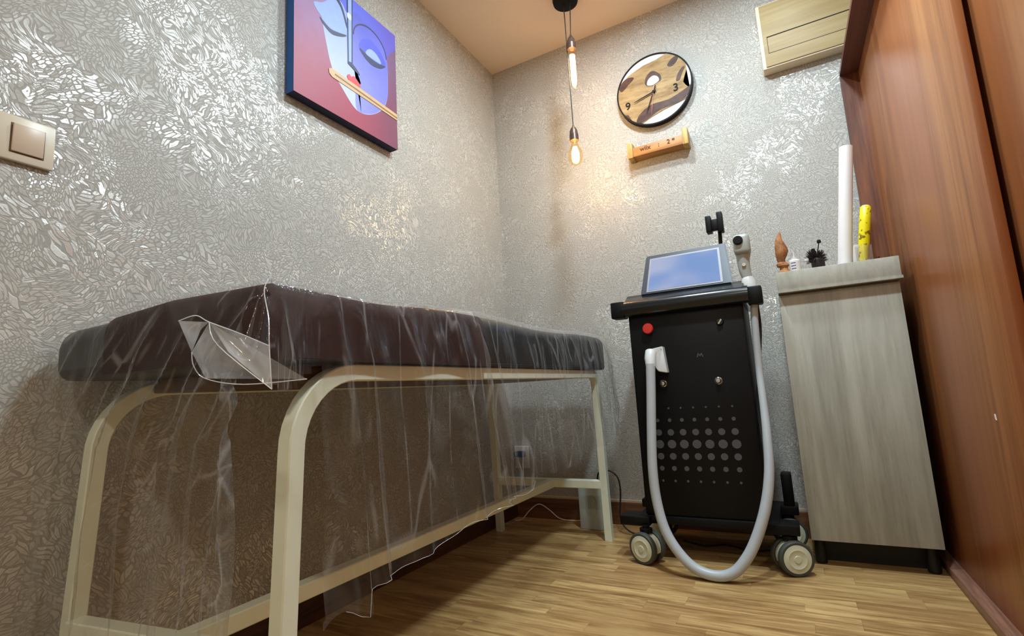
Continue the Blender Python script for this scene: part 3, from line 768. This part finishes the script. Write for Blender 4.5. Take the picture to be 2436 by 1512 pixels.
bm = bmesh.new(); tube(bm, [(.128, 2.055, TZ+.04), (.124, 2.053, TZ+.082)], [.009, .006], 12); lathe(bm, [(0, 0), (.006, .001), (.007, .006), (.005, .012), (0, .013)], (.146, 2.057, TZ+.100), n=12); tube(bm, [(.135, 2.055, TZ+.06), (.146, 2.057, TZ+.104)], .0018, 6); obj('brush_handle', bm, M_black, br)
roll = thing('paper_roll', 'tall white paper roll standing upright on the grey cabinet', 'roll', (.212, 2.075, TZ))
bm = bmesh.new(); lathe(bm, [(.010, 0), (.0215, 0), (.0215, .437), (.012, .437), (.011, .425), (.010, 0)], (.212, 2.075, TZ), axis=(.135, 0, 1), n=36); obj('roll_sheet', bm, M_paper, roll)
bm = bmesh.new(); lathe(bm, [(.0115, .002), (.012, .437), (.0095, .437), (.009, .002)], (.212, 2.075, TZ), axis=(.135, 0, 1), n=24); obj('core_tube', bm, M_cab, roll)
gj = thing('glass_jar', 'clear glass jar holding the yellow wrapped stick', 'jar', (.268, 2.035, TZ))
bm = bmesh.new(); lathe(bm, [(0, 0), (.021, 0), (.023, .004), (.024, .062), (.0225, .062), (.0215, .006), (0, .005)], (.268, 2.035, TZ), n=28); obj('jar_glass', bm, M_glass, gj)
ys = thing('wrapped_stick', 'bright yellow patterned wrapped stick leaning in the glass jar', 'stick', (.268, 2.035, TZ+.006))
ax = Vector((.17, .03, 1)).normalized()
bm = bmesh.new(); tube(bm, [Vector((.262, 2.035, TZ+.010))+ax*k for k in (0, .02, .05, .06, .13, .185, .19)], [.012, .013, .014, .0165, .0168, .0165, .013], 20); obj('wrapper', bm, M_yellow, ys)
bm = bmesh.new(); tube(bm, [Vector((.262, 2.035, TZ+.010))+ax*k for k in (.188, .192)], [.0125, .011], 20); obj('stick_end', bm, M_paper, ys)
bm = bmesh.new(); box(bm, .238, .262, 2.075, 2.105, TZ, TZ+.078, bev=.002); bw = obj('carton', bm, M_paper); tag(bw, 'small white carton behind the glass jar on the cabinet', 'carton')
bm = bmesh.new(); lathe(bm, [(0, 0), (.007, 0), (.007, .014), (0, .014)], (.300, 2.02, TZ), n=14); lid = obj('bottle_cap', bm, plain('dark_red_cap', srgb(80, 12, 30), .4)); tag(lid, 'little dark red cap to the right of the glass jar', 'cap')

# ================================================================ walnut wardrobe on the right
wd = thing('wardrobe', 'walnut-look wardrobe with sliding doors filling the right side', 'wardrobe', (.62, 1.1, 0))
WY0, WY1 = -.60, 2.325
obj('back_stile', B(.318, .92, WY1-.016, WY1, 0, 1.803), M_ward2, wd, smooth=False)
obj('top_board', B(.318, .92, WY0, WY1-.016, 1.800, 1.816), M_wardh, wd, smooth=False)
obj('bottom_board', B(.348, .92, WY0, WY1-.016, 0, .028, bev=.002), wood('walnut_sill', srgb(168, 122, 100), srgb(110, 74, 58), axis=1, scale=24), wd)
obj('sliding_door', B(.380, .398, 1.275, WY1-.017, .028, 1.799, bev=.0015), M_ward, wd)
obj('sliding_door', B(.408, .426, WY0+.017, 1.36, .028, 1.799, bev=.0015), M_ward, wd)
obj('side_panel', B(.318, .92, WY0, WY0+.016, .028, 1.80), M_ward2, wd, smooth=False)
obj('back_panel', B(.905, .92, WY0+.016, WY1-.016, .028, 1.80), M_ward2, wd, smooth=False)
bm = bmesh.new(); prism(bm, [(1.474, .4995), (1.480, .5015), (1.482, .512), (1.477, .513)], 'yz', .3785, .3802)
obj('paint_chip', bm, M_paper, wd)['label'] = 'small white chip on the walnut door'

# ================================================================ wall box in the upper corner
wb = thing('wall_box', 'cream wood-grain wall box with long rectangular flap high in the corner', 'wall box', (.33, YB, 1.9))
WBX0, WBX1, WBZ0, WBZ1, WBY = .052, .70, 1.905, 2.200, 2.272
obj('housing', B(WBX0+.003, WBX1, WBY+.002, YB, WBZ0, WBZ1, bev=.004), M_boxedge, wb)
bm = B(WBX0+.016, WBX1-.016, WBY-.003, WBY+.006, WBZ0+.006, WBZ1-.006, bev=.002); obj('front_panel', bm, M_box, wb)
bm = bmesh.new()
x0, x1, z0, z1 = .083, .60, 1.968, 2.044
box(bm, x0, x1, WBY-.0036, WBY-.0028, z1-.0035, z1+.001); box(bm, x0, x1, WBY-.0036, WBY-.0028, z0, z0+.0018); box(bm, x0, x0+.0016, WBY-.0036, WBY-.0028, z0, z1); box(bm, x1-.0016, x1, WBY-.0036, WBY-.0028, z0, z1)
obj('flap_gap', bm, M_dark, wb, smooth=False)

# ================================================================ light switch
sw = thing('light_switch', 'square ivory single rocker light switch on the left wall', 'switch', (XL, .345, 1.17))
def pl(bm, y0, y1, z0, z1, d0, d1, bev): box(bm, XL+d0, XL+d1, y0, y1, z0, z1, bev=bev)
bm = bmesh.new(); pl(bm, .333, .424, 1.122, 1.216, 0, .011, .004); obj('switch_plate', bm, M_switch, sw)
bm = bmesh.new(); pl(bm, .354, .407, 1.138, 1.199, .009, .012, .0008); obj('switch_recess', bm, plain('switch_shadow_gap', srgb(96, 80, 64), .7), sw)
bm = bmesh.new(); pl(bm, .3565, .405, 1.1405, 1.197, .010, .0165, .002); bmesh.ops.rotate(bm, verts=bm.verts, cent=(XL+.01, .38, 1.168), matrix=Matrix.Rotation(.05, 3, 'Y')); obj('rocker', bm, M_switch2, sw)

# ================================================================ painting
pt = thing('painting', 'square canvas painting of a blue-violet face with flute on the left wall', 'painting', (XL, 1.22, 1.588))
PX = -1.25; PY0, PY1, PZ0, PZ1 = .976, 1.457, 1.588, 2.085
def paint_mat(name, a, b, c, rough=.5):
    """painted canvas colours blended along the canvas height and width"""
    t = NT(name); co = t.coord(); sp = t.n('ShaderNodeSeparateXYZ', ins={0: co}).outputs
    n = t.n('ShaderNodeTexNoise', ins={'Vector': co, 'Scale': 14.0, 'Detail': 5.0}).outputs[0]
    fz = t.math('ADD', t.math('MULTIPLY', sp[2], 1/.5), t.math('MULTIPLY', t.math('SUBTRACT', n, .5), .25))
    fy = t.math('ADD', t.math('MULTIPLY', sp[1], 1/.48), .5)
    col = t.mix(t.step(fz, .15, .95), a, b); col = t.mix(t.math('MULTIPLY', t.step(fy, .5, 1.0), .75), col, c)
    t.set(Base_Color=col, Roughness=rough); return t.m
PB = paint_mat('painted_background', srgb(160, 66, 88), srgb(150, 128, 176), srgb(98, 62, 92))
PB2 = paint_mat('painted_crown', srgb(96, 84, 190), srgb(92, 104, 220), srgb(98, 82, 180))
PF1 = paint_mat('painted_face_light', srgb(186, 198, 238), srgb(140, 162, 236), srgb(170, 180, 230))
PF2 = paint_mat('painted_face_shade', srgb(140, 144, 208), srgb(86, 92, 200), srgb(108, 112, 214))
P_lid = plain('painted_lid', srgb(150, 174, 244), .5); P_lid2 = plain('painted_lid_blue', srgb(84, 92, 214), .5)
P_line = plain('painted_line', srgb(52, 58, 92), .5); P_lip = plain('painted_lips', srgb(214, 72, 84), .5); P_fl = plain('painted_flute', srgb(206, 172, 128), .5); P_fl2 = plain('painted_flute_dark', srgb(132, 100, 66), .5)
P_mark = plain('painted_mark', srgb(206, 214, 226), .5)
bm = B(XL+.001, PX-.0012, PY0, PY1, PZ0, PZ1, bev=.002)
for f in bm.faces:
    c = f.calc_center_median()
    f.material_index = 1 if c.y < PY0+.002 else 0
obj('canvas', bm, [plain('canvas_edge_navy', srgb(40, 40, 66), .7), plain('canvas_edge_blue', srgb(36, 96, 176), .6)], pt, smooth=False)
bm = bmesh.new(); lay = [0]
mats = [PB, PB2, PF1, PF2, P_lid, P_lid2, P_line, P_lip, P_fl, P_fl2, P_mark]
def sp2(pts, n=5, closed=True):
    if not closed: return pts
    P = [Vector((a, b, 0)) for a, b in pts]; m = len(P); out = []
    for i in range(m):
        p0, p1, p2, p3 = P[i-1], P[i], P[(i+1) % m], P[(i+2) % m]
        for k in range(n):
            t = k/n; q = .5*((2*p1)+(-p0+p2)*t+(2*p0-5*p1+4*p2-p3)*t*t+(-p0+3*p1-3*p2+p3)*t**3); out.append((q.x, q.y))
    return out
def lyr(pts, mi, smooth=True):
    lay[0] += 1; d = PX-.0012+lay[0]*.00012
    P = sp2(pts) if smooth else pts
    P = [(min(PY1, max(PY0, a)), min(PZ1, max(PZ0, b))) for a, b in P]
    prism(bm, P, 'yz', PX-.0012, d, mi)
lyr([(PY0, PZ0), (PY1, PZ0), (PY1, PZ1), (PY0, PZ1)], 0, False)
lyr([(1.10, 1.96), (1.13, 1.99), (1.16, 2.085), (1.457, 2.085), (1.457, 2.02), (1.42, 1.98), (1.405, 1.95), (1.30, 2.0)], 1, False)
lyr([(1.086, 1.925), (1.105, 1.96), (1.16, 2.0), (1.22, 2.02), (1.30, 2.03), (1.37, 2.011), (1.404, 1.95), (1.408, 1.86), (1.404, 1.783), (1.37, 1.715), (1.306, 1.665), (1.239, 1.652), (1.175, 1.70), (1.132, 1.748), (1.108, 1.82)], 2)
lyr([(1.225, 2.02), (1.29, 2.035), (1.37, 2.011), (1.404, 1.95), (1.407, 1.86), (1.404, 1.783), (1.365, 1.712), (1.306, 1.667), (1.241, 1.655), (1.240, 1.75), (1.262, 1.765), (1.245, 1.80), (1.225, 1.82)], 3)
lyr([(1.052, 1.948), (1.09, 1.975), (1.14, 2.03), (1.18, 2.03), (1.20, 1.98), (1.198, 1.915), (1.158, 1.906), (1.12, 1.900), (1.088, 1.915)], 4)
lyr([(1.255, 1.915), (1.275, 1.955), (1.32, 1.975), (1.37, 1.955), (1.397, 1.915), (1.351, 1.900), (1.311, 1.900), (1.28, 1.905)], 5)
lyr([(1.29, 1.905), (1.31, 1.935), (1.345, 1.935), (1.372, 1.91), (1.34, 1.903)], 4)
lyr([(1.078, 1.912), (1.12, 1.897), (1.158, 1.905), (1.196, 1.918), (1.177, 1.900), (1.129, 1.880), (1.093, 1.893)], 6)
lyr([(1.258, 1.908), (1.311, 1.900), (1.351, 1.899), (1.396, 1.912), (1.367, 1.886), (1.321, 1.874), (1.28, 1.886)], 6)
lyr([(1.315-.088*math.cos(a)*1.0, 1.945+.080*math.sin(a)) for a in [PI*k/24 for k in range(25)]]+[(1.315+.084*math.cos(a), 1.945+.074*math.sin(a)) for a in [PI*k/24 for k in range(25)]], 6, False)
lyr([(1.13, 2.04), (1.17, 2.01), (1.196, 1.95), (1.200, 1.96), (1.176, 2.02), (1.14, 2.052)], 6)
lyr([(1.198, 2.085), (1.204, 2.085), (1.206, 1.813), (1.200, 1.81)], 6, False); lyr([(1.204, 2.085), (1.223, 2.085), (1.219, 1.822), (1.205, 1.815)], 4, False); lyr([(1.221, 2.085), (1.2265, 2.085), (1.223, 1.822), (1.217, 1.818)], 6, False)
lyr([(1.200, 1.812), (1.215, 1.806), (1.252, 1.795), (1.254, 1.803), (1.222, 1.822), (1.205, 1.821)], 6)
lyr([(1.200, 2.012), (1.217, 2.012), (1.217, 1.992), (1.200, 1.992)], 10)
lyr([(1.196, 1.757), (1.205, 1.772), (1.216, 1.768), (1.228, 1.776), (1.244, 1.768), (1.260, 1.754), (1.244, 1.742), (1.22, 1.738)], 7)
lyr([(1.114, 1.742), (1.127, 1.750), (1.457, 1.737), (1.457, 1.712), (1.128, 1.718), (1.116, 1.726)], 8, False)
lyr([(1.14, 1.737), (1.457, 1.725), (1.457, 1.7185), (1.14, 1.731)], 9, False)
obj('picture', bm, mats, pt, smooth=False)

# ================================================================ wall clock
ck = thing('wall_clock', 'round wood slab wall clock with black rim and numerals on the back wall', 'clock', (-.405, YB, 1.998))
CC = (-.405, 2.300, 1.998); CRx = .176
bm = bmesh.new(); lathe(bm, [(CRx-.006, -.004), (CRx+.0005, -.004), (CRx+.0005, .026), (CRx-.006, .026), (CRx-.006, -.004)], CC, axis=(0, 1, 0), n=72); obj('rim', bm, M_blackrim, ck)
bm = bmesh.new(); lathe(bm, [(0, .0), (CRx-.006, 0), (CRx-.006, .022), (0, .022)], CC, axis=(0, 1, 0), n=72); obj('resin_disc', bm, M_resin, ck)
def inr(pts, r=CRx-.0065):
    out = []
    for x, z in pts:
        dx, dz = x-CC[0], z-CC[2]; d = math.hypot(dx, dz)
        if d > r: dx, dz = dx*r/d, dz*r/d
        out.append((CC[0]+dx, CC[2]+dz))
    return out
woodp = [(-.580, 2.045), (-.549, 2.083), (-.506, 2.108), (-.442, 2.131), (-.381, 2.138), (-.345, 2.150), (-.318, 2.16), (-.277, 2.128), (-.252, 2.071), (-.250, 2.040), (-.262, 2.010), (-.270, 1.985), (-.262, 1.968), (-.238, 1.962), (-.232, 1.940), (-.252, 1.905), (-.291, 1.895), (-.367, 1.880), (-.427, 1.862), (-.467, 1.845), (-.508, 1.84), (-.545, 1.880), (-.572, 1.93), (-.584, 1.995)]
bm = bmesh.new(); prism(bm, inr([((a[0]*(1-t)+b[0]*t), (a[1]*(1-t)+b[1]*t)) for a, b in zip(woodp, woodp[1:]+woodp[:1]) for t in (0, .5)]), 'xz', CC[1]-.003, CC[1]+.001)
slabo = obj('wood_slab', bm, M_clockwood, ck, smooth=False)
bm = bmesh.new(); Lk = [0]
def dk(pts, sm=True):
    Lk[0] += 1; prism(bm, inr(sp2(pts, 4) if sm else pts), 'xz', CC[1]-.0036-.0001*Lk[0], CC[1]-.002)
dk([(-.498, 1.850), (-.480, 1.890), (-.422, 1.922), (-.345, 1.922), (-.290, 1.938), (-.236, 1.958), (-.228, 1.936), (-.281, 1.900), (-.329, 1.889), (-.390, 1.882), (-.455, 1.852)])
dk([(-.566, 2.06), (-.528, 2.092), (-.490, 2.085), (-.520, 2.058), (-.554, 2.033)])
dk([(-.332, 2.092), (-.307, 2.118), (-.278, 2.122), (-.29, 2.094), (-.315, 2.079)])
dk([(-.300, 2.000), (-.292, 2.028), (-.270, 2.056), (-.256, 2.054), (-.270, 2.030), (-.284, 2.000)])
dk([(-.440, 2.030), (-.434, 2.066), (-.403, 2.088), (-.370, 2.060), (-.366, 2.030), (-.389, 2.020), (-.413, 2.014)])
dk([(-.555, 1.90), (-.535, 1.905), (-.522, 1.875), (-.528, 1.862)])
obj('burl_hollow', bm, M_clockdark, ck, smooth=False)
bm = bmesh.new(); prism(bm, sp2([(-.432, 2.026), (-.424, 2.050), (-.400, 2.062), (-.380, 2.050), (-.376, 2.030), (-.392, 2.020), (-.413, 2.016)], 4), 'xz', CC[1]-.0052, CC[1]-.003); obj('centre_resin', bm, M_resin, ck)
def text(s, loc, size, mat, parent, name, rot=(PI/2, 0, 0), ext=.0006, font_b=False, shear=0):
    cu = bpy.data.curves.new(name, 'FONT'); cu.body = s; cu.size = size; cu.align_x = 'CENTER'; cu.align_y = 'CENTER'; cu.extrude = ext; cu.offset = size*.015
    ob = bpy.data.objects.new(name+'_curve', cu); COL.objects.link(ob)
    dg = bpy.context.evaluated_depsgraph_get(); me = bpy.data.meshes.new_from_object(ob.evaluated_get(dg)); me.name = name
    bpy.data.objects.remove(ob)
    me.transform(Matrix.Translation(Vector(loc)-wloc(parent)) @ Matrix.Rotation(rot[2], 4, 'Z') @ Matrix.Rotation(rot[0], 4, 'X'))
    me.materials.clear(); me.materials.append(mat)
    o2 = bpy.data.objects.new(name, me); COL.objects.link(o2); o2.parent = parent; return o2
text('9', (-.531, CC[1]-.004, 1.948), .052, M_blackrim, ck, 'numeral'); text('3', (-.305, CC[1]-.0045, 1.968), .052, M_blackrim, ck, 'numeral')
HC = Vector((-.405, CC[1]-.008, 1.980))
def hand(tx, tz, w, back, mat, name, dy=0):
    d = Vector((tx-HC.x, 0, tz-HC.z)); L = d.length; d.normalize(); n = Vector((d.z, 0, -d.x))
    pts = [HC-d*back+n*w*.7, HC+d*L*.7+n*w*.6, HC+d*L+n*w*.25, HC+d*L-n*w*.25, HC+d*L*.7-n*w*.6, HC-d*back-n*w*.7]
    bm = bmesh.new(); prism(bm, [(p.x, p.z) for p in pts], 'xz', HC.y-dy-.0008, HC.y-dy); return obj(name, bm, mat, ck, smooth=False)
hand(-.500, 1.955, .0042, .012, M_blackrim, 'hour_hand', .001); hand(-.446, 1.885, .0036, .030, M_blackrim, 'minute_hand', .002); hand(-.424, 1.868, .0012, .040, M_red, 'second_hand', .003)
bm = bmesh.new(); lathe(bm, [(0, -.006), (.006, -.006), (.007, .006), (0, .006)], HC, axis=(0, 1, 0), n=20); obj('hub', bm, M_blackrim, ck)

# ================================================================ small wooden sign under the clock
sg = thing('wooden_sign', 'small carved wooden block sign below the round clock', 'sign', (-.41, YB, 1.68))
bm = B(-.524, -.296, 2.268, YB, 1.676, 1.722, bev=.002); obj('block', bm, M_signwood, sg)
for x0, x1 in ((-.548, -.523), (-.298, -.273)):
    obj('end_block', B(x0, x1, 2.264, YB, 1.672, 1.748, bev=.003), M_signend, sg)
text('wiix    :    2 *', (-.41, 2.2676, 1.704), .030, M_burn, sg, 'lettering')
bm = bmesh.new()
for k in range(7): box(bm, -.512+k*.009, -.508+k*.009, 2.28, 2.284, 1.722, 1.728+.006*((k*5) % 3))
for k in range(6): box(bm, -.345+k*.008, -.341+k*.008, 2.28, 2.284, 1.722, 1.728+.006*((k*7) % 3))
obj('tiny_figures', bm, M_paper, sg)

# ================================================================ pendant fixture
pd = thing('pendant_lamp', 'pendant lamp with two bare glowing filament bulbs hanging from a dark canopy', 'pendant lamp', (-.712, 2.03, ZC))
bm = bmesh.new(); lathe(bm, [(0, 0), (.058, 0), (.060, -.006), (.056, -.022), (.045, -.028), (0, -.030)], (-.712, 2.03, ZC), n=36); obj('canopy', bm, M_blackrim, pd)
def pendant(x, ztop, xc):
    bm = bmesh.new(); tube(bm, [(xc, 2.03, ZC-.028), (x, 2.03, ztop+.068)], .0024, 8); obj('cord', bm, M_cord, pd)
    bm = bmesh.new(); lathe(bm, [(0, .075), (.004, .075), (.006, .066), (.012, .060), (.018, .045), (.019, .030), (.0205, .028), (.0205, 0), (0, 0)], (x, 2.03, ztop), n=24); obj('socket', bm, M_brass, pd)
pendant(-.7, 2.155, -.690); pendant(-.722, 1.715, -.722)
bm = bmesh.new(); lathe(bm, [(.012, 0), (.015, -.012), (.0165, -.03), (.0165, -.165), (.013, -.180), (.006, -.188), (0, -.189)], (-.7, 2.03, 2.155), n=28); tb = obj('tube_bulb', bm, M_amber, pd)
bm = bmesh.new()
tube(bm, [(-.7+.008*math.cos(k*1.0), 2.03+.008*math.sin(k*1.0), 2.125-k*.0034) for k in range(40)], .0026, 8); obj('filament', bm, M_tubeglow, tb)
bm = bmesh.new(); lathe(bm, [(.0, -.168), (.0125, -.160), (.0125, -.03), (0, -.028)], (-.7, 2.03, 2.155), n=16); obj('glow_core', bm, M_tubeglow, tb)
bm = bmesh.new(); lathe(bm, [(.012, 0), (.014, -.012), (.020, -.030), (.030, -.052), (.033, -.072), (.030, -.092), (.020, -.108), (.008, -.116), (0, -.117)], (-.722, 2.03, 1.715), n=28); gbu = obj('globe_bulb', bm, M_amber, pd)
bm = bmesh.new()
lathe(bm, [(0, -.104), (.008, -.101), (.016, -.080), (.017, -.060), (.009, -.030), (0, -.026)], (-.722, 2.03, 1.715), n=16); obj('filament', bm, M_globeglow, gbu)

# ================================================================ small things by the far end of the bed
sb = thing('speaker_box', 'light grey plastic box with oval grille on the floor behind the bed leg', 'box', (-.835, 2.22, 0))
obj('case', B(-.897, -.775, 2.20, 2.27, 0, .176, bev=.004), M_lgrey, sb)
bm = bmesh.new()
ring = [(-.836+.024*math.cos(2*PI*k/36), 2.1985, .098+.046*math.sin(2*PI*k/36)) for k in range(36)]; tube(bm, ring, .0018, 6, closed=True)
for k in range(-2, 3): 
    hh = .040*math.sqrt(1-(k/3)**2); box(bm, -.836+k*.008-.0012, -.836+k*.008+.0012, 2.1975, 2.2005, .098-hh, .098+hh)
obj('oval_grille', bm, M_lgrey, sb)
bm = bmesh.new(); box(bm, -.897, -.832, 2.203, 2.225, .174, .181, bev=.001); obj('lid_lip', bm, M_white, sb)
so = thing('wall_socket', 'white wall socket low on the back wall with a blue plug in it', 'socket', (-1.235, YB, .29))
obj('socket_plate', B(-1.278, -1.198, YB-.009, YB, .235, .345, bev=.003), M_white, so)
bm = bmesh.new(); lathe(bm, [(0, -.002), (.018, -.002), (.020, 0), (0, 0)], (-1.236, YB-.009, .265), axis=(0, 1, 0)); obj('socket_hole', bm, M_lgrey, so)
bl = thing('plug', 'small blue plug pushed into the low wall socket', 'plug', (-1.232, YB-.01, .306))
bm = B(-1.255, -1.214, YB-.036, YB-.009, .292, .322, bev=.004); obj('plug_body', bm, M_blue, bl)
bm = bmesh.new(); tube(bm, spline([(-1.255, YB-.022, .318), (-1.272, YB-.024, .314), (-1.268, YB-.026, .300), (-1.256, YB-.02, .290)], 6), .0014, 6); obj('wire', bm, M_cord, bl)
bm = bmesh.new(); tube(bm, spline([(-.897, 2.262, .022), (-.96, 2.270, .014), (-1.03, 2.276, .018), (-1.085, 2.283, .052), (-1.14, 2.288, .074), (-1.185, 2.275, .045), (-1.215, 2.245, .008), (-1.245, 2.23, .004)], 8), .0026, 8)
tag(obj('white_cable', bm, M_cordw), 'thin white cable looping along the back baseboard from the grey box', 'cable')
bm = bmesh.new(); tube(bm, spline([(-.812, 2.245, .182), (-.811, 2.23, .215), (-.79, 2.21, .247), (-.745, 2.20, .254), (-.71, 2.20, .23), (-.70, 2.20, .183), (-.705, 2.20, .12), (-.708, 2.19, .07), (-.69, 2.18, .030), (-.65, 2.17, .008), (-.60, 2.17, .004), (-.56, 2.19, .0035)], 8), .0034, 8)
tag(obj('power_cable', bm, M_cord), 'black cable arching from the grey box down to the machine base', 'cable')
bm = bmesh.new(); tube(bm, spline([(-.44, 2.14, .004), (-.36, 2.10, .004), (-.28, 2.13, .004), (-.20, 2.09, .004), (-.12, 2.12, .004)], 8), .0034, 8)
tag(obj('floor_cable', bm, M_cord), 'black cable lying on the floor under the black machine', 'cable')
